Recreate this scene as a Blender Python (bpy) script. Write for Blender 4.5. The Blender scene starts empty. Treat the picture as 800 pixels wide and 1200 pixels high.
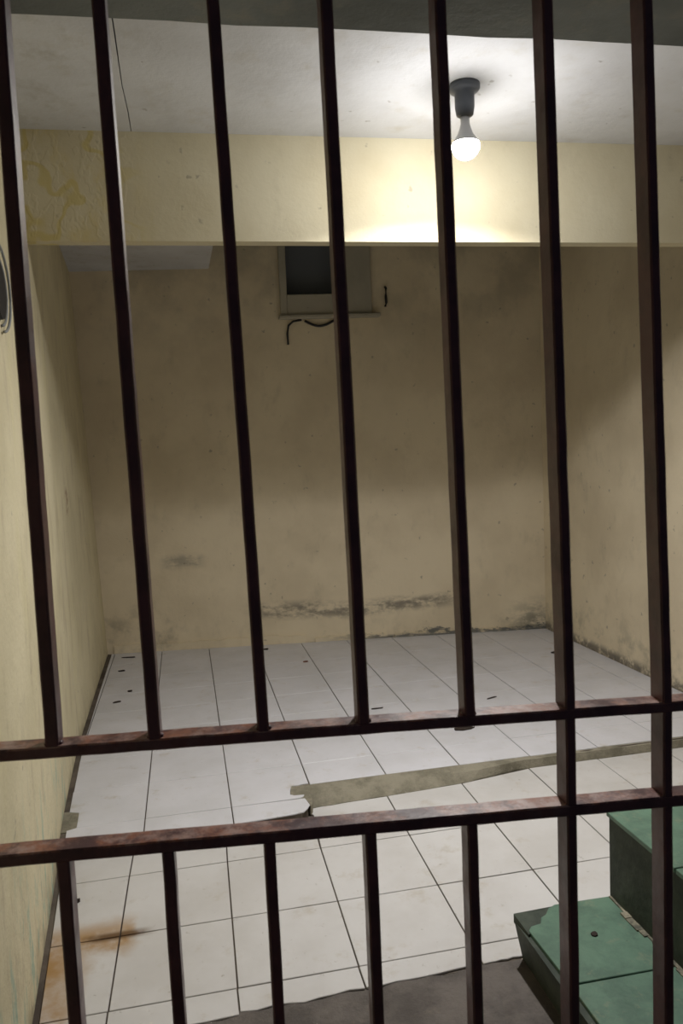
import bpy, bmesh, math, random
from mathutils import Vector, Matrix
random.seed(7)
S = bpy.context.scene
COL = S.collection

# ---------------------------------------------------------------- camera
cd = bpy.data.cameras.new('camera'); cam = bpy.data.objects.new('camera', cd); COL.objects.link(cam)
cd.sensor_fit = 'VERTICAL'; cd.sensor_height = 36.0; cd.lens = 890 / 1200 * 36.0
cd.clip_start = 0.02
Y = Vector(((213 - 400) / 890, (600 - 537) / 890, -1)).normalized()
Z = Vector((1, .04, 0)).cross(Y).normalized(); X = Y.cross(Z)
cam.matrix_world = Matrix.Translation((0, 0, 1.25)) @ Matrix((X, Y, Z)).to_4x4()
cd.dof.use_dof = True; cd.dof.focus_distance = 3.0; cd.dof.aperture_fstop = 12.0
S.camera = cam
# ---------------------------------------------------------------- world, exposure
W = bpy.data.worlds.new('world'); S.world = W; W.use_nodes = True
bg = W.node_tree.nodes['Background']; bg.inputs[0].default_value = (.62, .72, 1, 1); bg.inputs[1].default_value = .035
S.view_settings.view_transform = 'Standard'; S.view_settings.look = 'None'
S.view_settings.gamma = 1; S.view_settings.use_curve_mapping = False
S.view_settings.exposure = 0.1
BULB = 440.0
# the lamp's own downward beam (the diode plate of the bulb faces the floor)
ld = bpy.data.lights.new('bulb_light', 'AREA'); ld.shape = 'DISK'; ld.size = .07; ld.energy = 42.0; ld.color = (1, .975, .955); ld.spread = math.radians(149)
lo = bpy.data.objects.new('bulb_light', ld); COL.objects.link(lo); lo.location = (.905, 2.277, 2.1765)

# ---------------------------------------------------------------- helpers
def tag(o, label=None, cat=None, group=None, kind=None):
    if label: o['label'] = label
    if cat: o['category'] = cat
    if group: o['group'] = group
    if kind: o['kind'] = kind
    return o
def empty(name, loc):
    o = bpy.data.objects.new(name, None); COL.objects.link(o); o.location = loc; o.empty_display_size = .1
    return o
def link(name, me, m, parent=None, smooth=False):
    o = bpy.data.objects.new(name, me); COL.objects.link(o)
    if m and not me.materials: me.materials.append(m)
    if smooth:
        for p in me.polygons: p.use_smooth = True
    if parent:
        o.parent = parent
        o.matrix_parent_inverse = Matrix.Translation(-parent.location)
    return o
def obj(name, bm, m, parent=None, smooth=False):
    bmesh.ops.recalc_face_normals(bm, faces=bm.faces)
    me = bpy.data.meshes.new(name); bm.to_mesh(me); bm.free()
    return link(name, me, m, parent, smooth)
def prism(bm, poly, z0, z1, ztop=None):
    """poly: xy outline; z0 bottom, z1 top (or ztop per vertex)"""
    n = len(poly)
    b = [bm.verts.new((p[0], p[1], z0)) for p in poly]
    t = [bm.verts.new((p[0], p[1], ztop[i] if ztop else z1)) for i, p in enumerate(poly)]
    bm.faces.new(b[::-1]); top = bm.faces.new(t)
    for i in range(n): bm.faces.new((b[i], b[(i + 1) % n], t[(i + 1) % n], t[i]))
    return top
def box(bm, x0, x1, y0, y1, z0, z1): prism(bm, [(x0, y0), (x1, y0), (x1, y1), (x0, y1)], z0, z1)
def hexa(bm, p):   # 8 points: bottom 4, top 4
    v = [bm.verts.new(q) for q in p]
    for f in ((3, 2, 1, 0), (4, 5, 6, 7), (0, 1, 5, 4), (1, 2, 6, 5), (2, 3, 7, 6), (3, 0, 4, 7)): bm.faces.new([v[i] for i in f])
def bevel(bm, w, seg=2):
    bmesh.ops.recalc_face_normals(bm, faces=bm.faces)
    bmesh.ops.bevel(bm, geom=[e for e in bm.edges if e.calc_face_angle(0) > .5], offset=w, segments=seg, affect='EDGES', profile=.5)
def lathe(bm, prof, c, n=28):
    rings = []
    for r, z in prof:
        if r < 1e-5: rings.append([bm.verts.new((c[0], c[1], z))])
        else: rings.append([bm.verts.new((c[0] + r * math.cos(2 * math.pi * i / n), c[1] + r * math.sin(2 * math.pi * i / n), z)) for i in range(n)])
    for a, b in zip(rings, rings[1:]):
        for i in range(n):
            j = (i + 1) % n
            if len(a) == 1 and len(b) == 1: continue
            if len(a) == 1: bm.faces.new((a[0], b[j], b[i]))
            elif len(b) == 1: bm.faces.new((a[i], a[j], b[0]))
            else: bm.faces.new((a[i], a[j], b[j], b[i]))
def tube(bm, pts, r, n=8):
    pts = [Vector(p) for p in pts]; rings = []
    up = Vector((.13, .2, 1)).normalized()
    for i, p in enumerate(pts):
        d = (pts[min(i + 1, len(pts) - 1)] - pts[max(i - 1, 0)]).normalized()
        a = d.cross(up)
        if a.length < .05: a = d.cross(Vector((1, 0, 0)))
        a.normalize(); b = d.cross(a)
        rings.append([bm.verts.new(p + r * (math.cos(2 * math.pi * k / n) * a + math.sin(2 * math.pi * k / n) * b)) for k in range(n)])
    for A, B in zip(rings, rings[1:]):
        for k in range(n): bm.faces.new((A[k], A[(k + 1) % n], B[(k + 1) % n], B[k]))
    bm.faces.new(rings[0][::-1]); bm.faces.new(rings[-1])

# ---------------------------------------------------------------- materials
class NT:
    def __init__(s, name):
        s.m = bpy.data.materials.new(name); s.m.use_nodes = True; s.t = s.m.node_tree
        s.b = s.t.nodes['Principled BSDF']; s.g = s.t.nodes.new('ShaderNodeNewGeometry').outputs['Position']
        s.sep = s.t.nodes.new('ShaderNodeSeparateXYZ'); s.l(s.g, s.sep.inputs[0])
        s.x, s.y, s.z = s.sep.outputs
    def l(s, a, b): s.t.links.new(a, b)
    def put(s, v, sock):
        if hasattr(v, 'is_linked') or isinstance(v, bpy.types.NodeSocket): s.l(v, sock)
        else: sock.default_value = v
    def noise(s, scale, detail=4, rough=.55, stretch=(1, 1, 1), off=(0, 0, 0), color=False):
        mp = s.t.nodes.new('ShaderNodeMapping'); s.l(s.g, mp.inputs[0]); mp.inputs['Scale'].default_value = stretch; mp.inputs['Location'].default_value = off
        n = s.t.nodes.new('ShaderNodeTexNoise'); s.l(mp.outputs[0], n.inputs[0]); n.inputs['Scale'].default_value = scale
        n.inputs['Detail'].default_value = detail; n.inputs['Roughness'].default_value = rough
        return n.outputs[1 if color else 0]
    def ma(s, op, a, b=0.0, c=0.0, clamp=False):
        n = s.t.nodes.new('ShaderNodeMath'); n.operation = op; n.use_clamp = clamp
        for i, v in enumerate((a, b, c)): s.put(v, n.inputs[i])
        return n.outputs[0]
    def ramp(s, v, a, b, lo=0.0, hi=1.0):     # smooth map a..b -> lo..hi
        n = s.t.nodes.new('ShaderNodeMapRange'); n.interpolation_type = 'SMOOTHSTEP'
        s.put(v, n.inputs[0])
        for i, q in enumerate((a, b, lo, hi)): n.inputs[i + 1].default_value = q
        return n.outputs[0]
    def mul(s, *a):
        r = a[0]
        for q in a[1:]: r = s.ma('MULTIPLY', r, q)
        return r
    def band(s, v, c, w, soft):               # 1 within c +- w, falling off over soft
        d = s.ma('ABSOLUTE', s.ma('SUBTRACT', v, c)); return s.ramp(d, w, w + soft, 1, 0)
    def mix(s, f, a, b):
        n = s.t.nodes.new('ShaderNodeMix'); n.data_type = 'RGBA'; s.put(f, n.inputs[0])
        for v, i in ((a, 6), (b, 7)):
            if isinstance(v, tuple): n.inputs[i].default_value = (*v, 1)
            else: s.l(v, n.inputs[i])
        return n.outputs[2]
    def bump(s, h, strength=.4, dist=.01):
        n = s.t.nodes.new('ShaderNodeBump'); s.l(h, n.inputs['Height']); n.inputs['Strength'].default_value = strength; n.inputs['Distance'].default_value = dist
        s.l(n.outputs[0], s.b.inputs['Normal'])
    def done(s, color, rough=.8, spec=.4):
        if isinstance(color, tuple): s.b.inputs['Base Color'].default_value = (*color, 1)
        else: s.l(color, s.b.inputs['Base Color'])
        s.put(rough, s.b.inputs['Roughness']); s.b.inputs['Specular IOR Level'].default_value = spec
        return s.m

CREAM = (.80, .70, .515); CREAM2 = (.69, .595, .43)
def plaster(name, extra=None, c1=CREAM, c2=CREAM2, spots=True, bumpy=.35):
    t = NT(name)
    c = t.mix(t.ramp(t.noise(2.2, 5), .35, .68), c1, c2)
    c = t.mix(t.ramp(t.noise(9, 6, .65, (1, 1, .6)), .52, .8, 0, .35), c, (.42, .37, .27))
    if spots: c = t.mix(t.ramp(t.noise(26, 3, .5, (1, 1, 1), (4, 1, 2)), .69, .76, 0, .5), c, (.2, .18, .15))
    if extra: c = extra(t, c)
    h = t.ma('ADD', t.noise(14, 6, .6), t.ma('MULTIPLY', t.noise(90, 3), .25))
    if hasattr(t, 'blister'): h = t.ma('ADD', h, t.blister)
    t.bump(h, bumpy, .008)
    return t.done(c, .82, .25)

def back_extra(t, c):
    n1 = t.noise(7, 8, .75, (1, 1, 2.2)); n2 = t.noise(16, 6, .75, (.7, .7, 2.6))
    # grey scuffed band about 25 cm above the floor
    zc = t.ma('ADD', .225, t.ma('MULTIPLY', t.ma('SUBTRACT', t.noise(1.6, 2), .5), .12))
    d = t.ma('ABSOLUTE', t.ma('SUBTRACT', t.z, zc))
    m = t.mul(t.ramp(d, .01, .075, 1, 0), t.ramp(t.x, .38, .5), t.ramp(t.x, 1.55, 1.95, 1, 0), t.ramp(n1, .4, .6))
    c = t.mix(t.ma('MULTIPLY', m, .75), c, (.13, .12, .11))
    # mould and lost paint along the foot of the wall, mostly to the right
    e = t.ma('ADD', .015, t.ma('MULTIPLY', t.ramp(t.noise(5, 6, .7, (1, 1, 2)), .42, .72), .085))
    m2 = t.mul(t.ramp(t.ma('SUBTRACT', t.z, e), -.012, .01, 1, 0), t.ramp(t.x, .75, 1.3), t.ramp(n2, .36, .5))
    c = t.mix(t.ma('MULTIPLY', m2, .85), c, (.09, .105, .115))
    # blotches low on the left
    m3 = t.mul(t.ramp(t.z, .05, .5, 1, 0), t.ramp(t.x, -.2, .15, 1, 0), t.ramp(t.noise(6, 6, .7, off=(3, 0, 1)), .45, .7))
    c = t.mix(t.ma('MULTIPLY', m3, .6), c, (.24, .22, .17))
    m4 = t.mul(t.band(t.z, .58, .015, .05), t.band(t.x, -.03, .07, .1), t.ramp(n1, .35, .6))
    c = t.mix(t.ma('MULTIPLY', m4, .55), c, (.2, .19, .17))
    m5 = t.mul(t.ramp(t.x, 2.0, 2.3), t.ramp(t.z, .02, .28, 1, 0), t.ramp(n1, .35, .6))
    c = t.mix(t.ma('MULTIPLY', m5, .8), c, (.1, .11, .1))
    # mottled darker tone towards the top of the wall
    m6 = t.mul(t.ramp(t.z, 1.7, 2.4), t.ramp(t.noise(3, 5, .6), .4, .65))
    return t.mix(t.ma('MULTIPLY', m6, .4), c, (.3, .28, .22))
def left_extra(t, c):
    c = t.mix(t.mul(t.ramp(t.noise(5, 6, .6, (1, 1, .35)), .5, .72), .5), c, (.66, .6, .36))
    n = t.noise(12, 6, .7, (1, 1, .35), (2, 5, 1))
    m = t.mul(t.ramp(t.z, .0, .55, 1, 0), t.ramp(t.y, 2.9, 2.6, 0, 1) if False else t.ramp(t.y, 2.7, 3.1, 1, 0), t.ramp(n, .5, .62))
    c = t.mix(t.ma('MULTIPLY', m, .75), c, (.24, .42, .36))
    m = t.mul(t.ramp(t.noise(9, 6, .7, (1, 1, .3), (7, 2, 1)), .52, .66), .5)
    c = t.mix(m, c, (.47, .40, .27))
    m2 = t.mul(t.ramp(t.z, -.1, .14, 1, 0), t.ramp(t.noise(10, 5, .7), .42, .62))
    c = t.mix(t.ma('MULTIPLY', m2, .7), c, (.26, .23, .16))
    m3 = t.mul(t.band(t.y, 3.72, .02, .06), t.band(t.z, 1.07, .03, .05), t.ramp(t.noise(30, 4), .42, .55))
    c = t.mix(t.ma('MULTIPLY', m3, .8), c, (.3, .2, .13))
    return c
def right_extra(t, c):
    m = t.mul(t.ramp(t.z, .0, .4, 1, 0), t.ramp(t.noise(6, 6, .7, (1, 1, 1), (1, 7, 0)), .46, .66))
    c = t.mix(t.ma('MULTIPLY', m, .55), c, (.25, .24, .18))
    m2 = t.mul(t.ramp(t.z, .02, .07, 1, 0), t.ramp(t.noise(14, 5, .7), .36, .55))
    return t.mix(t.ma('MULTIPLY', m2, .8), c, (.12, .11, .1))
def beam_extra(t, c):
    # yellow water rings and blisters on the left part of the beam
    left = t.ramp(t.x, -.02, -.2, 0, 1) if False else t.ramp(t.x, -.25, 0., 1, 0)
    n = t.noise(6, 2, .5, off=(1, 1, 3))
    ring = t.mul(t.band(n, .5, .012, .03), left)
    c = t.mix(t.ma('MULTIPLY', ring, .55), c, (.50, .40, .10))
    m = t.mul(left, t.ramp(t.noise(8, 5, .7, (1, 1, .5)), .48, .68))
    t.blister = t.ma('MULTIPLY', t.mul(t.band(t.noise(11, 3, .6, (1, 1, .6), (6, 2, 2)), .5, .012, .03), left), .4)
    return t.mix(t.ma('MULTIPLY', m, .45), c, (.55, .44, .16))
M = {}
M['back'] = plaster('plaster_back', back_extra)
M['left'] = plaster('plaster_left', left_extra, (.70, .635, .44), (.60, .54, .36), bumpy=.6)
M['right'] = plaster('plaster_right', right_extra)
M['beam'] = plaster('plaster_beam', beam_extra, (.60, .55, .40), (.53, .47, .32), bumpy=.25)
def ceil_extra(t, c):
    m = t.mul(t.ramp(t.noise(7, 6, .7), .5, .7), t.ramp(t.x, -.3, .1, 1, .25))
    return t.mix(t.ma('MULTIPLY', m, .45), c, (.36, .34, .29))
M['ceil'] = plaster('ceiling_board', ceil_extra, (.63, .64, .66), (.55, .555, .57), bumpy=.25)
M['dark_conc'] = plaster('dark_concrete', None, (.24, .26, .26), (.15, .165, .165), bumpy=.5)
M['panel'] = plaster('vent_plaster', None, (.46, .43, .35), (.36, .34, .28), bumpy=.4)

t = NT('void'); M['void'] = t.done((.15, .165, .19), .9, .1)
t = NT('grout')
c = t.mix(t.ramp(t.noise(6, 5, .6), .35, .65), (.15, .125, .10), (.075, .06, .05)); t.bump(t.noise(80, 4), .5, .003)
M['grout'] = t.done(c, .9, .2)
t = NT('cement_band')
c = t.mix(t.ramp(t.noise(9, 6, .7), .38, .62), (.30, .275, .21), (.19, .175, .13))
c = t.mix(t.ramp(t.noise(26, 5, .7, off=(2, 2, 2)), .6, .75, 0, .7), c, (.42, .40, .33)); t.bump(t.noise(50, 5, .7), .7, .008)
M['band'] = t.done(c, .92, .2)
t = NT('corridor_concrete')
c = t.mix(t.ramp(t.noise(7, 7, .7), .35, .65), (.17, .15, .135), (.10, .088, .08))
c = t.mix(t.ramp(t.noise(28, 5, .7, off=(5, 2, 2)), .6, .75, 0, .6), c, (.2, .17, .14)); t.bump(t.noise(60, 6, .7), .8, .008)
M['conc'] = t.done(c, .85, .3)

def tile_mat(name, c1, c2, rust):
    t = NT(name)
    c = t.mix(t.ramp(t.noise(3.5, 5, .6), .35, .68), c1, c2)
    c = t.mix(t.ramp(t.noise(10, 6, .7, (1, 1, 1), (3, 1, 0)), .55, .75, 0, .55), c, (.44, .39, .31))
    c = t.mix(t.ramp(t.noise(45, 5, .7, (1, 1, 1), (3, 1, 0)), .63, .74, 0, .6), c, (.28, .25, .2))
    # grime on the joints of the individual tile: grows from noise only
    if rust:
        # rust bleeding from the joint near the left wall
        n = t.noise(7, 5, .65); w = t.ma('MULTIPLY', t.ma('SUBTRACT', n, .5), .16)
        yy = t.ma('ADD', t.y, w); xx = t.ma('ADD', t.x, w)
        a = t.mul(t.band(yy, 2.068, .012, .1), t.band(xx, -.32, .10, .05))
        b = t.mul(t.band(xx, -.385, .02, .075), t.band(yy, 1.93, .13, .1))
        d = t.mul(t.band(t.y, 2.068, .006, .02), t.band(xx, -.24, .05, .06))
        m = t.ma('MULTIPLY', t.ma('MAXIMUM', a, b), t.ramp(n, .25, .6, .45, 1))
        c = t.mix(t.ma('MULTIPLY', m, .95), c, (.36, .20, .06))
        c = t.mix(t.ma('MULTIPLY', d, .95), c, (.13, .07, .03))
    t.b.inputs['Coat Weight'].default_value = .15; t.b.inputs['Coat Roughness'].default_value = .3
    t.bump(t.noise(5, 3), .12, .01)
    return t.done(c, t.ramp(t.noise(12, 4), .3, .7, .38, .6), .4)
M['tile'] = tile_mat('white_glazed_tile', (.68, .68, .72), (.61, .61, .635), False)
M['tile_near'] = tile_mat('white_glazed_tile_rusty', (.63, .62, .61), (.56, .545, .525), True)
t = NT('green_tile')
c = t.mix(t.ramp(t.noise(9, 6, .7), .35, .65), (.12, .215, .15), (.08, .145, .105))
c = t.mix(t.ramp(t.noise(22, 6, .75, off=(0, 3, 1)), .55, .72, 0, .75), c, (.21, .24, .16))
c = t.mix(t.ramp(t.noise(12, 5, .7, off=(3, 9, 1)), .66, .72, 0, .6), c, (.03, .035, .03)); t.bump(t.noise(60, 4), .25, .004)
M['green'] = t.done(c, .5, .4)
t = NT('riser_paint')
c = t.mix(t.ramp(t.noise(11, 6, .7), .35, .65), (.07, .085, .065), (.04, .05, .04)); t.bump(t.noise(50, 4), .4, .004)
M['riser'] = t.done(c, .7, .3)
t = NT('step_mortar')
c = t.mix(t.ramp(t.noise(30, 6, .7), .35, .65), (.33, .30, .22), (.10, .1, .08)); t.bump(t.noise(70, 4), .6, .004)
M['mortar'] = t.done(c, .9, .2)

def iron(name, wear):
    t = NT(name)
    c = t.mix(t.ramp(t.noise(18, 5, .6), .35, .65), (.115, .040, .046), (.065, .023, .030))
    w = t.ramp(t.noise(13, 7, .75, (1, 1, 1), (2, 0, 5)), .60 - wear, .75 - wear * .8)
    # upward rail faces: wear and rust, their lit brightness painted into the colour
    nz = t.t.nodes.new('ShaderNodeSeparateXYZ'); t.l([n for n in t.t.nodes if n.type == 'NEW_GEOMETRY'][0].outputs['Normal'], nz.inputs[0])
    up = t.ramp(nz.outputs[2], .3, .8, .12, 1)
    c = t.mix(t.mul(w, up), c, t.mix(t.ramp(t.noise(40, 5, .7), .4, .6), (.38, .15, .09), (.46, .30, .26)))
    t.bump(t.noise(70, 4, .6), .25, .002)
    return t.done(c, t.ramp(t.noise(25, 5), .3, .7, .30, .48), .6)
M['bar'] = iron('maroon_bar_paint', -.05)
M['rail'] = iron('worn_rail_paint', .2)
t = NT('lamp_plastic'); M['plastic'] = t.done((.5, .5, .5), .4)
t = NT('holder_plastic'); M['holder'] = t.done((.10, .11, .13), .45)
t = NT('lamp_glow')     # frosted globe: half glows, half lets the diode plate shine through
em = t.t.nodes.new('ShaderNodeEmission'); em.inputs[0].default_value = (1, .975, .955, 1); em.inputs[1].default_value = BULB
tr = t.t.nodes.new('ShaderNodeBsdfTransparent'); mx = t.t.nodes.new('ShaderNodeMixShader'); mx.inputs[0].default_value = .5
t.l(tr.outputs[0], mx.inputs[1]); t.l(em.outputs[0], mx.inputs[2]); t.l(mx.outputs[0], t.t.nodes['Material Output'].inputs[0])
M['glow'] = t.m
t = NT('black_plastic'); M['black'] = t.done((.02, .02, .022), .45)
t = NT('grey_cable'); M['cable'] = t.done((.28, .29, .29), .5)
t = NT('dark_crumb'); M['crumb'] = t.done((.035, .025, .02), .9)
t = NT('brown_crumb'); M['brown'] = t.done((.16, .06, .03), .9)

# ---------------------------------------------------------------- lines of the room
BX0, BY0, BDX, BDY = -.54, 5.08, 2.886, -.367
def back_y(x): return BY0 + (x - BX0) * BDY / BDX
def beam_y(x): return 2.741 - (x + .456) * .0474
LW = [(.2, -.29, -.29), (1.2, -.365, -.36), (1.75, -.410, -.395), (2.3, -.45, -.43), (2.8, -.486, -.462), (3.4, -.517, -.53), (4.1, -.528, -.58), (5.3, -.54, -.65)]
def left_x(y):
    for a, b in zip(LW, LW[1:]):
        if y <= b[0]: return a[1] + (b[1] - a[1]) * (y - a[0]) / (b[0] - a[0])
    return LW[-1][1]
RX = 2.36

def structure(o): o['kind'] = 'structure'; return o
# left wall, slightly bowed and leaning
bm = bmesh.new(); zs = [-.12 + 2.92 * i / 10 for i in range(11)]
G = []
for y, xb, xt in LW:
    G.append([bm.verts.new((xb + (xt - xb) * k / 10, y, z)) for k, z in enumerate(zs)])
for a, b in zip(G, G[1:]):
    for k in range(10): bm.faces.new((a[k], b[k], b[k + 1], a[k + 1]))
r = bmesh.ops.extrude_face_region(bm, geom=bm.faces[:])
for v in r['geom']:
    if isinstance(v, bmesh.types.BMVert): v.co.x -= .12
wl = structure(obj('wall_left', bm, M['left'], smooth=False))
bm = bmesh.new(); box(bm, RX, RX + .12, .2, 5.0, -.12, 2.8); structure(obj('wall_right', bm, M['right']))
# back wall with the vent hole
VX0, VX1, VZ0, VZ1 = .712, 1.035, 2.262, 2.66
def back_box(bm, x0, x1, z0, z1, f=0., b=.14):     # f proud (+ towards the room), b depth behind
    p = [(x0, back_y(x0) - f), (x1, back_y(x1) - f), (x1, back_y(x1) + b), (x0, back_y(x0) + b)]
    prism(bm, p, z0, z1)
bm = bmesh.new()
back_box(bm, -.72, VX0, -.1, 2.8); back_box(bm, VX1, RX + .1, -.1, 2.8); back_box(bm, VX0, VX1, -.1, VZ0); back_box(bm, VX0, VX1, VZ1, 2.8)
structure(obj('wall_back', bm, M['back']))
# vent / window high on the back wall
bm = bmesh.new()
back_box(bm, VX0 - .002, VX1 + .002, VZ0 - .002, VZ1 + .002, -.10, .16)
win = structure(obj('window_1', bm, M['void']))
for (a, b, c_, d) in ((.668, VX0, 2.13, 2.74), (VX0, VX1, 2.13, VZ0), (VX1, 1.25, 2.13, 2.74)):
    bm = bmesh.new(); back_box(bm, a, b, c_, d, .03, 0.); bevel(bm, .004, 1); obj('vent_surround', bm, M['panel'], win)
bm = bmesh.new(); back_box(bm, .655, 1.30, 2.108, 2.13, .055, 0.); bevel(bm, .004, 1); obj('vent_ledge', bm, M['panel'], win)
# thin skirting ledge of mortar along the foot of the back wall
for x0, x1, z1, n_ in ((-.50, .74, .058, 14), (.80, 1.28, .03, 8), (1.33, 2.3, .022, 16)):
    bm = bmesh.new()
    for i in range(n_):
        a = x0 + (x1 - x0) * i / n_; b = x0 + (x1 - x0) * (i + 1) / n_
        zz = z1 * random.uniform(.8, 1.05); pr = .015 * random.uniform(.7, 1.1)
        back_box(bm, a, b, -.006, zz, pr, .0)
    structure(obj('baseboard_back', bm, M['back'], None))
# ceiling boards over the front part, seam left open
zc = 2.35
bm = bmesh.new()
prism(bm, [(-.115, 1.3), (-.111, 2.1), (-.113, 2.4), (-.108, 2.56), (-.107, beam_y(0) + .02), (-.75, 2.80), (-.75, 1.3)], zc, zc + .05)
ce = structure(obj('ceiling', bm, M['ceil']))
bm = bmesh.new()
prism(bm, [(-.112, 1.3), (RX + .1, 1.3), (RX + .1, beam_y(RX) + .02), (-.1045, beam_y(0) + .02), (-.105, 2.56), (-.1105, 2.4), (-.1075, 2.1)], zc, zc + .05)
obj('ceiling_panel', bm, M['ceil'], ce)
bm = bmesh.new(); box(bm, -.8, RX + .12, 1.25, 2.85, zc + .05, zc + .09); obj('ceiling_backing', bm, M['void'], ce)
# ceiling of the inner part: low slab at the left, higher recess to the right
bm = bmesh.new(); prism(bm, [(-.8, 2.72), (.26, 2.72), (.23, 5.1), (-.8, 5.25)], 2.44, 2.80); structure(obj('ceiling', bm, M['ceil']))
bm = bmesh.new(); box(bm, -.8, RX + .12, 2.6, 5.3, 2.80, 2.9); structure(obj('ceiling', bm, M['dark_conc']))
# deep beam between the two parts
bm = bmesh.new()
n = 30; xs = [-.62 + (RX + .02 + .62) * i / n for i in range(n + 1)]
for i in range(n):
    a, b = xs[i], xs[i + 1]
    z0 = 1.991
    hexa(bm, [(a, beam_y(a), z0), (b, beam_y(b), z0), (b, beam_y(b) + .055, z0), (a, beam_y(a) + .055, z0),
              (a, beam_y(a), 2.80), (b, beam_y(b), 2.80), (b, beam_y(b) + .055, 2.80), (a, beam_y(a) + .055, 2.80)])
bmesh.ops.remove_doubles(bm, verts=bm.verts, dist=1e-5)
for f in [f for f in bm.faces if abs(f.normal.x) > .9 and -.6 < f.calc_center_median().x < RX]: bm.faces.remove(f)
structure(obj('trim_1', bm, M['beam']))
# dark lintel slab over the bars
bm = bmesh.new(); ly = lambda x: 1.687 - (x + .2) * .0475
top = []
k = 24
pts = [(-.8 + 3.3 * i / k, ly(-.8 + 3.3 * i / k) + random.uniform(-.004, .004)) for i in range(k + 1)]
prism(bm, [(-.8, .80), (2.5, .80)] + pts[::-1], 2.15, 2.349)
structure(obj('trim_2', bm, M['dark_conc']))

# ---------------------------------------------------------------- floor
NZ, CZ = -.04, -.0445
bm = bmesh.new(); box(bm, -.8, RX + .05, 1.70, 5.4, -.2, NZ - .006)
floor = structure(obj('floor', bm, M['grout']))
bm = bmesh.new()       # raised inner screed
prism(bm, [(-.62, 2.545), (.34, 2.548), (.372, 2.60), (.384, 2.76), (RX + .02, 2.755), (RX + .02, 4.76), (-.62, 5.14)], NZ - .006, -.0055)
obj('raised_screed', bm, M['grout'], floor)
# front concrete with uneven edge against the tiles
bm = bmesh.new()
nx, ny = 40, 16; gr = []
for j in range(ny + 1):
    row = []
    for i in range(nx + 1):
        x = -.45 + 1.35 * i / nx; y = -.2 + (1.703 + .2) * j / ny
        z = CZ + random.uniform(-.003, .003) 
        row.append(bm.verts.new((x, y, z)))
    gr.append(row)
for j in range(ny):
    for i in range(nx): bm.faces.new((gr[j][i], gr[j][i + 1], gr[j + 1][i + 1], gr[j + 1][i]))
r = bmesh.ops.extrude_face_region(bm, geom=bm.faces[:])
for v in r['geom']:
    if isinstance(v, bmesh.types.BMVert): v.co.z = -.2
structure(obj('floor', bm, M['conc']))
bm = bmesh.new(); box(bm, .9, RX + .05, -.2, 1.70, -.2, CZ); structure(obj('floor', bm, M['conc']))

def tile(poly, z, m, th=.0055, parent=floor, name='tile'):
    bm = bmesh.new(); cx = sum(p[0] for p in poly) / len(poly); cy = sum(p[1] for p in poly) / len(poly)
    tx, ty = random.uniform(-.0012, .0012), random.uniform(-.0012, .0012)
    dz = random.uniform(-.0004, .0004)
    prism(bm, poly, z - th, z, [z + dz + (p[0] - cx) * tx * 2 + (p[1] - cy) * ty * 2 for p in poly])
    bevel(bm, .0012, 1)
    return obj(name, bm, m, parent)
def clip(poly, a, b, c):       # keep a*x+b*y<=c
    out = []
    for i, p in enumerate(poly):
        q = poly[(i + 1) % len(poly)]
        dp = a * p[0] + b * p[1] - c; dq = a * q[0] + b * q[1] - c
        if dp <= 0: out.append(p)
        if (dp < 0 < dq) or (dq < 0 < dp):
            s_ = dp / (dp - dq); out.append((p[0] + (q[0] - p[0]) * s_, p[1] + (q[1] - p[1]) * s_))
    return out
def area(p): return abs(sum(p[i][0] * p[(i + 1) % len(p)][1] - p[(i + 1) % len(p)][0] * p[i][1] for i in range(len(p)))) / 2
G1, G2 = .0020, .0011          # half joints across and along
proto = {}
def far_tile(x0, x1, y0, y1):
    full = (x0 > -.4 and x1 < 2.3 and y1 < 4.6)
    base = [(x0 + G1, y0 + G2), (x1 - G1, y0 + G2), (x1 - G1, y1 - G2), (x0 + G1, y1 - G2)]
    if full and y0 > 2.9 and 'a' in proto:
        o = link('tile', proto['a'], None, floor)
        o.location = (x0 + random.uniform(-.0005, .0005) + .15, y0 + .15, random.uniform(-.0004, .0004))
        o.rotation_euler = (random.uniform(-.0012, .0012), random.uniform(-.0012, .0012), 0)
        return
    if full and y0 > 2.9:
        bm = bmesh.new(); prism(bm, [(-.15 + G1, -.15 + G2), (.15 - G1, -.15 + G2), (.15 - G1, .15 - G2), (-.15 + G1, .15 - G2)], -.0055, 0); bevel(bm, .0012, 1)
        bmesh.ops.recalc_face_normals(bm, faces=bm.faces)
        me = bpy.data.meshes.new('tile'); bm.to_mesh(me); bm.free(); me.materials.append(M['tile']); proto['a'] = me
        return far_tile(x0, x1, y0, y1)
    p = base
    p = clip(p, -1, 0, .0); p = base
    # left wall: keep x >= left_x(y)+.02 ; right ; back
    la, lb = left_x(y0), left_x(y1)
    ka = (lb - la) / (y1 - y0)
    p = clip(p, -1, ka, -(la + .022) + ka * y0)
    p = clip(p, 1, 0, RX - .006)
    p = clip(p, -BDY / BDX, 1, BY0 - BX0 * BDY / BDX - .012)
    if len(p) > 2 and area(p) > .0006: tile(p, 0, M['tile'])
cols = [-.795 + .3 * i for i in range(12)]
for j in range(8):
    y0 = 2.96 + .3 * j
    for x0 in cols: far_tile(x0, x0 + .3, y0, y0 + .3)
L = lambda y: left_x(y) + .02
# first inner row, right of the break: cut tiles along the cement band
for x0 in cols:
    a, b = max(x0, .405), min(x0 + .3, RX - .004)
    if b - a > .05: tile([(a + G1, 2.768 + random.uniform(-.003, .003)), (b - G1, 2.766 + random.uniform(-.004, .004)), (b - G1, 2.96 - G2), (a + G1, 2.96 - G2)], 0, M['tile'])
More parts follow.
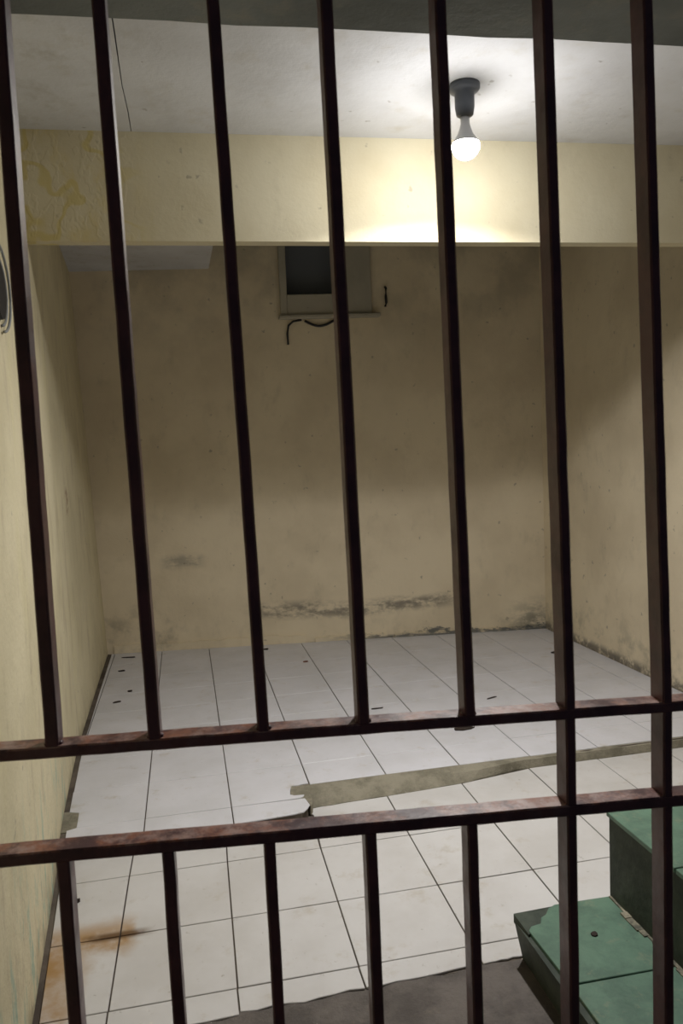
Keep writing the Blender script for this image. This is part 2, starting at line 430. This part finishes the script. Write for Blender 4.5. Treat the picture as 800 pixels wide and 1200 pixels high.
# left of the break
tile([(L(2.78), 2.79), (-.43, 2.775), (-.424, 2.66 + G2), (-.195 - G1, 2.66 + G2), (-.195 - G1, 2.96 - G2), (L(2.96), 2.96 - G2)], 0, M['tile'])
tile([(-.195 + G1, 2.66 + G2), (.105 - G1, 2.66 + G2), (.105 - G1, 2.96 - G2), (-.195 + G1, 2.96 - G2)], 0, M['tile'])
tile([(.105 + G1, 2.66 + G2), (.352, 2.662), (.366, 2.67), (.372, 2.684), (.335, 2.688), (.322, 2.70), (.328, 2.74), (.337, 2.772), (.36, 2.770), (.380, 2.776), (.402, 2.774), (.405 - G1, 2.96 - G2), (.105 + G1, 2.96 - G2)], 0, M['tile'])
tile([(L(2.55), 2.543), (-.195 - G1, 2.537), (-.195 - G1, 2.66 - G2), (-.42, 2.66 - G2), (L(2.64), 2.645)], 0, M['tile'])
tile([(-.195 + G1, 2.537), (.105 - G1, 2.532), (.105 - G1, 2.66 - G2), (-.195 + G1, 2.66 - G2)], 0, M['tile'])
tile([(.105 + G1, 2.532), (.2, 2.538), (.315, 2.546), (.350, 2.553), (.366, 2.575), (.379, 2.60), (.370, 2.655), (.105 + G1, 2.66 - G2)], 0, M['tile'])
# outer, slightly lower tiles
def ytop(x):
    P_ = [(-1, 2.56), (.36, 2.56), (.385, 2.655), (.69, 2.668), (.99, 2.69), (1.24, 2.742), (3, 2.752)]
    for a, b in zip(P_, P_[1:]):
        if x <= b[0]: return a[1] + (b[1] - a[1]) * (x - a[0]) / (b[0] - a[0])
nxl = lambda k, y: .067 + .303 * k + .016 * (y - 2.1)
rows = [1.777, 2.064, 2.368, 2.66]
for j in range(3):
    y0, y1 = rows[j], rows[j + 1]
    for k in range(-2, 8):
        xa0, xa1 = nxl(k, y0), nxl(k, y1); xb0, xb1 = nxl(k + 1, y0), nxl(k + 1, y1)
        if xb0 < L(y0) + .03: continue
        xa0 = max(xa0, L(y0) - .005); xa1 = max(xa1, L(y1) - .005)
        xb0 = min(xb0, RX - .003); xb1 = min(xb1, RX - .003)
        if xb0 - xa0 < .03: continue
        if j == 2 and k == 1:
            p = [(xa0 + G1, y0 + G1), (xb0 - G1, y0 + G1), (xb1 - G1, ytop(xb1) - .002), (.388, ytop(.388)), (.378, 2.625), (xa1 + .012, 2.60)]
        elif j == 2:
            yt0, yt1 = ytop(xa1), ytop(xb1)
            if k < 1: yt0 = yt1 = 2.53
            p = [(xa0 + G1, y0 + G1), (xb0 - G1, y0 + G1), (xb1 - G1, yt1 - .002), (xa1 + G1, yt0 - .002)]
        else:
            p = [(xa0 + G1, y0 + G1), (xb0 - G1, y0 + G1), (xb1 - G1, y1 - G1), (xa1 + G1, y1 - G1)]
        tile(p, NZ, M['tile_near'])
# cut tiles along the broken front edge of the outer floor
for k in range(-2, 3):
    a, b = max(nxl(k, 1.70), L(1.72)) + G1, min(nxl(k + 1, 1.70), .80) - G1
    if b - a < .02: continue
    n = 8; fy = lambda x: 1.688 + (x - .06) * .028
    amp = .010 if k == 0 else .003
    low = [(a + (b - a) * i / n, fy(a + (b - a) * i / n) + random.uniform(-amp * .4, amp)) for i in range(n + 1)]
    tile(low + [(b, 1.777 - G1), (a, 1.777 - G1)], NZ, M['tile_near'], name='edge_tile')
# cement band sloping from the inner to the outer level
bm = bmesh.new(); n = 46; A = []; B_ = []; C_ = []
for i in range(n + 1):
    x = .383 + (RX - .383) * i / n
    A.append(bm.verts.new((x, 2.772, -.0018 + random.uniform(-.0006, .0006))))
    k_ = min(1, max(0, (x - .8) / .4))
    C_.append(bm.verts.new((x, (2.772 + ytop(x)) / 2 * (1 - k_) + (ytop(x) + .006) * k_ + random.uniform(-.002, .002), -.012 + .004 * k_ + random.uniform(-.0015, .0015))))
    B_.append(bm.verts.new((x, min(ytop(x), 2.75) + random.uniform(-.003, .003) - .002, NZ + .0015)))
for i in range(n):
    bm.faces.new((B_[i], B_[i + 1], C_[i + 1], C_[i])); bm.faces.new((C_[i], C_[i + 1], A[i + 1], A[i]))
r = bmesh.ops.extrude_face_region(bm, geom=bm.faces[:])
for v in r['geom']:
    if isinstance(v, bmesh.types.BMVert): v.co.z = -.046
obj('cement_band', bm, M['band'], floor)
bm = bmesh.new()
prism(bm, [(.318, 2.676), (.372, 2.640), (.381, 2.60), (.392, 2.62), (.398, 2.655), (.40, 2.778), (.33, 2.778)], -.046, -.004)
bevel(bm, .004, 1); obj('cement_patch', bm, M['band'], floor)
bm = bmesh.new(); prism(bm, [(-.50, 2.64), (-.415, 2.64), (-.42, 2.79), (-.50, 2.80)], -.02, -.0025); obj('cement_patch', bm, M['band'], floor)

# ---------------------------------------------------------------- green steps beside the opening
st = empty('stair_steps', (.92, 1.35, CZ))
tag(st, 'worn green tiled steps with dark risers at the right, climbing away from the floor', 'steps')
y0s = 1.0
bm = bmesh.new(); hexa(bm, [(.760, y0s, CZ - .01), (1.03, y0s, CZ - .01), (1.03, 1.705, CZ - .01), (.775, 1.703, CZ - .01),
                            (.752, y0s, .060), (1.03, y0s, .060), (1.03, 1.700, .060), (.751, 1.700, .062)])
obj('lower_riser', bm, M['riser'], st)
bm = bmesh.new(); box(bm, 1.026, 1.69, y0s, 1.716, CZ - .01, .287); obj('upper_riser', bm, M['riser'], st)
bm = bmesh.new()       # mortar line at the foot of the upper riser
n = 30
for i in range(n):
    a = y0s + (1.712 - y0s) * i / n; b = y0s + (1.712 - y0s) * (i + 1) / n; w = random.choice((.004, .007, .012, .016)) if a < 1.66 else .004
    box(bm, 1.024 - w, 1.03, a, b, .060, .073 + random.uniform(0, .003))
obj('mortar_line', bm, M['mortar'], st)
# tread tiles (lower), the farthest one broken at its corner
tile([(.767, 1.446), (1.024, 1.442), (1.024, 1.718), (.872, 1.722), (.850, 1.712), (.832, 1.690), (.815, 1.682), (.803, 1.660), (.775, 1.655), (.762, 1.64)], .071, M['green'], .011, st, 'tread_tile')
tile([(.766, 1.146), (1.024, 1.143), (1.024, 1.438), (.767, 1.442)], .071, M['green'], .011, st, 'tread_tile')
tile([(.765, 1.0), (1.024, 1.0), (1.024, 1.139), (.766, 1.142)], .071, M['green'], .011, st, 'tread_tile')
bm = bmesh.new(); prism(bm, [(.751, 1.703), (.757, 1.63), (.785, 1.65), (.83, 1.68), (.855, 1.712), (.88, 1.722)], .055, .066, [.078, .069, .065, .064, .066, .067]); obj('broken_corner', bm, M['riser'], st)
for a, b in ((1.0, 1.139), (1.143, 1.438), (1.442, 1.720)):
    for c_, d in ((1.018, 1.346), (1.350, 1.690)):
        tile([(c_ + .002, a), (d, a), (d, b), (c_ + .002, b)], .299, M['green'], .012, st, 'tread_tile')

# ---------------------------------------------------------------- barred grille
gp = lambda x: .9 - .0475 * x          # y of the grille's front plane
gr = empty('barred_grille', (.2, .9, 0))
tag(gr, 'maroon painted iron bars welded to two worn cross rails, closest to the viewer', 'grille')
D = .030
def bar(pts, w, name='bar', m=M['bar'], d=D):
    """pts: list of (x, z) centre of the front face from low to high"""
    bm = bmesh.new(); rings = []
    hw = w / 2; ch = .0022
    prof = [(-hw + ch, 0), (hw - ch, 0), (hw, ch), (hw, d - ch), (hw - ch, d), (-hw + ch, d), (-hw, d - ch), (-hw, ch)]
    P2 = []
    for (xa, za), (xb, zb) in zip(pts, pts[1:]):
        n_ = max(2, int(abs(zb - za) / .04))
        for i in range(n_): s_ = i / n_; P2.append((xa + (xb - xa) * s_ + random.uniform(-.0003, .0003), za + (zb - za) * s_))
    P2.append(pts[-1])
    for x, z in P2:
        rings.append([bm.verts.new((x + px + py * .0475, gp(x) - px * .0475 + py, z)) for px, py in prof])
    n = len(prof)
    for A_, B2 in zip(rings, rings[1:]):
        for k in range(n): bm.faces.new((A_[k], A_[(k + 1) % n], B2[(k + 1) % n], B2[k]))
    bm.faces.new(rings[0][::-1]); bm.faces.new(rings[-1])
    return obj(name, bm, m, gr)
def rail(pts, t, name, d=.0315):
    bm = bmesh.new(); rings = []; ch = .0018
    prof = [(ch, 0), (0, ch), (0, t - ch), (ch, t), (d - ch, t), (d, t - ch), (d, ch), (d - ch, 0)]
    P2 = []
    for (xa, za), (xb, zb) in zip(pts, pts[1:]):
        n_ = max(1, int(abs(xb - xa) / .03))
        for i in range(n_): s_ = i / n_; P2.append((xa + (xb - xa) * s_, za + (zb - za) * s_ + random.uniform(-.0003, .0003)))
    P2.append(pts[-1])
    for x, z in P2: rings.append([bm.verts.new((x + py * .0475, gp(x) + py - .0008, z + pz)) for py, pz in prof])
    n = len(prof)
    for A_, B2 in zip(rings, rings[1:]):
        for k in range(n): bm.faces.new((A_[k], A_[(k + 1) % n], B2[(k + 1) % n], B2[k]))
    bm.faces.new(rings[0][::-1]); bm.faces.new(rings[-1])
    return obj(name, bm, M['rail'], gr)
RU = [(-.34, .914), (-.222, .911), (.173, .902), (.63, .890), (1.02, .880)]
RL = [(-.34, .7875), (-.231, .7855), (.168, .7735), (.63, .760), (1.02, .749)]
def rz(R_, x):
    for a, b in zip(R_, R_[1:]):
        if x <= b[0]: return a[1] + (b[1] - a[1]) * (x - a[0]) / (b[0] - a[0])
    return R_[-1][1]
rail(RU, .0140, 'cross_rail'); rail(RL, .0152, 'cross_rail')
rail([(-.33, -.08), (1.02, -.08)], .02, 'bottom_rail')
ZT = 2.15
def up(xb, xt): s_ = (xt - xb) / (1.76 - .93); return lambda z: xb + s_ * (z - .93)
for xb, xt, lo, w in ((-.287, -.284, -.284, .0145), (-.1655, -.167, -.163, .0150), (-.0500, -.062, -.0425, .0145), (.0785, .0622, .0790, .0140), (.2020, .1905, .2050, .0145), (.3380, .3255, .3370, .0140)):
    f_ = up(xb, xt); bar([(f_(.93), rz(RU, xb) + .0135), (f_(ZT), ZT)], w)
    bar([(lo + .004, -.062), (lo, rz(RL, lo) + .0005)], w)
    # small weld bead where the bar meets the upper rail
    for sx in (-1, 1):
        bm = bmesh.new(); bmesh.ops.create_icosphere(bm, subdivisions=1, radius=.0035, matrix=Matrix.Translation((xb + sx * w / 2 + .0007, gp(xb) + .010, rz(RU, xb) + .0145)) @ Matrix.Diagonal((1, 2.2, .8, 1)))
        obj('weld', bm, M['bar'], gr, True)
for lo, mid, hi, w in ((.471, .4725, .4585, .0140), (.6085, .6085, .5885, .0135), (.735, .735, .715, .0135), (.86, .86, .842, .0135), (.985, .985, .968, .0135)):
    s_ = (hi - mid) / (1.76 - .93)
    bar([(lo, -.062), (mid, .93), (mid + s_ * (ZT - .93), ZT)], w, d=.0325)

# ---------------------------------------------------------------- lamp
LX, LY = .905, 2.277
lamp = empty('ceiling_lamp', (LX, LY, zc))
tag(lamp, 'lit white bulb in a dark holder hanging from the pale ceiling', 'lamp')
bm = bmesh.new(); lathe(bm, [(0, 2.3505), (.048, 2.3505), (.048, 2.338), (.043, 2.332), (.030, 2.326), (.030, 2.285), (.026, 2.262), (.018, 2.256), (0, 2.256)], (LX, LY))
obj('lamp_holder', bm, M['holder'], lamp, True)
bm = bmesh.new(); lathe(bm, [(0, 2.258), (.0135, 2.257), (.0140, 2.236), (.017, 2.224), (.024, 2.205), (.034, 2.190), (.0405, 2.180), (.0415, 2.177), (0, 2.1772)], (LX, LY))
hs = obj('bulb_housing', bm, M['plastic'], lamp, True)
bm = bmesh.new(); prof = [(.0408, 2.1775)] + [(.0425 * math.cos(a), 2.172 - .042 * math.sin(a)) for a in [i * math.pi / 2 / 9 for i in range(9)]] + [(0, 2.130)]
lathe(bm, prof, (LX, LY)); obj('bulb_globe', bm, M['glow'], hs, True)

# ---------------------------------------------------------------- fixture and cable on the left wall
fx = empty('wall_fitting', (left_x(2.10), 2.085, 1.68))
tag(fx, 'dark fitting with looped grey cable on the left wall, behind the leftmost bar', 'fitting')
wx = left_x(2.10) + .006
bm = bmesh.new()
n = 24; c0 = (2.035, 1.68)
f0 = [bm.verts.new((wx - .012, c0[0] + .055 * math.cos(2 * math.pi * i / n), c0[1] + .075 * math.sin(2 * math.pi * i / n))) for i in range(n)]
f1 = [bm.verts.new((wx + .018, c0[0] + .052 * math.cos(2 * math.pi * i / n), c0[1] + .071 * math.sin(2 * math.pi * i / n))) for i in range(n)]
bm.faces.new(f0); bm.faces.new(f1[::-1])
for i in range(n): bm.faces.new((f0[i], f0[(i + 1) % n], f1[(i + 1) % n], f1[i]))
obj('dark_body', bm, M['black'], fx)
for rr, off in ((.085, 0), (.108, .008)):
    bm = bmesh.new()
    tube(bm, [(wx + .012 + off * .5, c0[0] + rr * math.cos(a), c0[1] + off + rr * math.sin(a)) for a in [math.radians(-85 + 175 * i / 20) for i in range(21)]], .0035)
    obj('cable', bm, M['cable'], fx, True)

# cable stub and sagging wire under the vent, small hook beside it
def bk(x, f=.0): return back_y(x) - f
bm = bmesh.new(); tube(bm, [(.80, bk(.80, .012), 2.104), (.745, bk(.745, .016), 2.095), (.715, bk(.715, .016), 2.07), (.706, bk(.706, .012), 2.02), (.708, bk(.708, .011), 1.95)], .007)
tag(obj('cable_stub', bm, M['black'], None, True), 'short dark cable end hanging down the back wall below the vent', 'cable')
bm = bmesh.new(); tube(bm, [(.82 + .19 * i / 12, bk(.82 + .19 * i / 12, .010), 2.098 - .035 * math.sin(math.pi * i / 12)) for i in range(13)], .008)
tag(obj('sagging_wire', bm, M['black'], None, True), 'short dark wire sagging in a curve right under the vent ledge', 'wire')
bm = bmesh.new(); tube(bm, [(1.345, bk(1.345, .004), 2.30), (1.345, bk(1.345, .022), 2.29), (1.342, bk(1.342, .024), 2.24), (1.348, bk(1.348, .012), 2.20), (1.338, bk(1.338, .02), 2.175)], .008)
tag(obj('wall_hook', bm, M['black'], None, True), 'small dark hook on the back wall, right of the vent', 'hook')

# ---------------------------------------------------------------- crumbs and scraps on the floor
def scrap(name, x, y, z, sx, sy, h_, rot, m, label, cat, group=None):
    bm = bmesh.new(); n = 7; c_, s_ = math.cos(rot), math.sin(rot); P_ = []
    for i in range(n):
        a = 2 * math.pi * i / n; r_ = random.uniform(.75, 1.1); px, py = sx * r_ * math.cos(a), sy * r_ * math.sin(a)
        P_.append((x + c_ * px - s_ * py, y + s_ * px + c_ * py))
    prism(bm, P_, z + .0004, z + h_, [z + h_ * random.uniform(.6, 1.2) for _ in P_])
    return tag(obj(name, bm, m), label, cat, group)
import_spots = [
 ('leaf_scrap', -.40, 4.93, 0, .055, .010, .005, -.25, 'crumb', 'long dark scrap lying at the foot of the back wall, near the left corner', 'scrap'),
 ('crumb', -.42, 4.62, 0, .022, .009, .006, .1, 'crumb', 'dark crumb on the inner tiles nearest the left back corner', 'crumb'),
 ('crumb', -.345, 4.19, 0, .015, .011, .007, .4, 'crumb', 'dark crumb between the first and second bars, right of the flat sliver', 'crumb'),
 ('sliver', -.40, 4.02, 0, .025, .008, .005, .35, 'crumb', 'flat dark sliver on the tiles near the left wall', 'crumb'),
 ('crumb', .66, 4.44, 0, .016, .009, .006, 0, 'brown', 'reddish brown crumb lying on a tile joint, deep in the room', 'crumb'),
 ('crumb', .46, 4.82, 0, .018, .012, .006, 0, 'crumb', 'dark crumb against the foot of the back wall beside the third bar', 'crumb'),
 ('twig', .86, 3.50, 0, .034, .006, .005, .05, 'crumb', 'thin dark twig on the inner tiles beside the fourth bar', 'twig'),
 ('twig', 1.44, 3.47, 0, .034, .006, .005, .35, 'crumb', 'thin dark twig on the inner tiles beside the fifth bar', 'twig'),
 ('scrap', 1.16, 3.12, 0, .050, .018, .007, 0, 'crumb', 'dark flaky scrap just under the upper cross rail, right of the fifth bar', 'scrap'),
 ('crumb', 2.11, 4.12, 0, .014, .012, .008, 0, 'crumb', 'single dark crumb on the tiles near the right wall', 'crumb'),
 ('pebble', -.378, 2.262, -.04, .015, .007, .010, .1, 'crumb', 'small black pebble on the outer tiles just under the lower cross rail at left', 'pebble'),
 ('crumb', .905, 1.585, .0715, .009, .008, .004, 0, 'crumb', 'dark crumb on the green tread of the lower step', 'crumb'),
]
for n_, x, y, z, sx, sy, h_, rot, m, lab, cat in import_spots:
    scrap(n_, x, y, z, sx, sy, h_, rot, M[m], lab, cat)
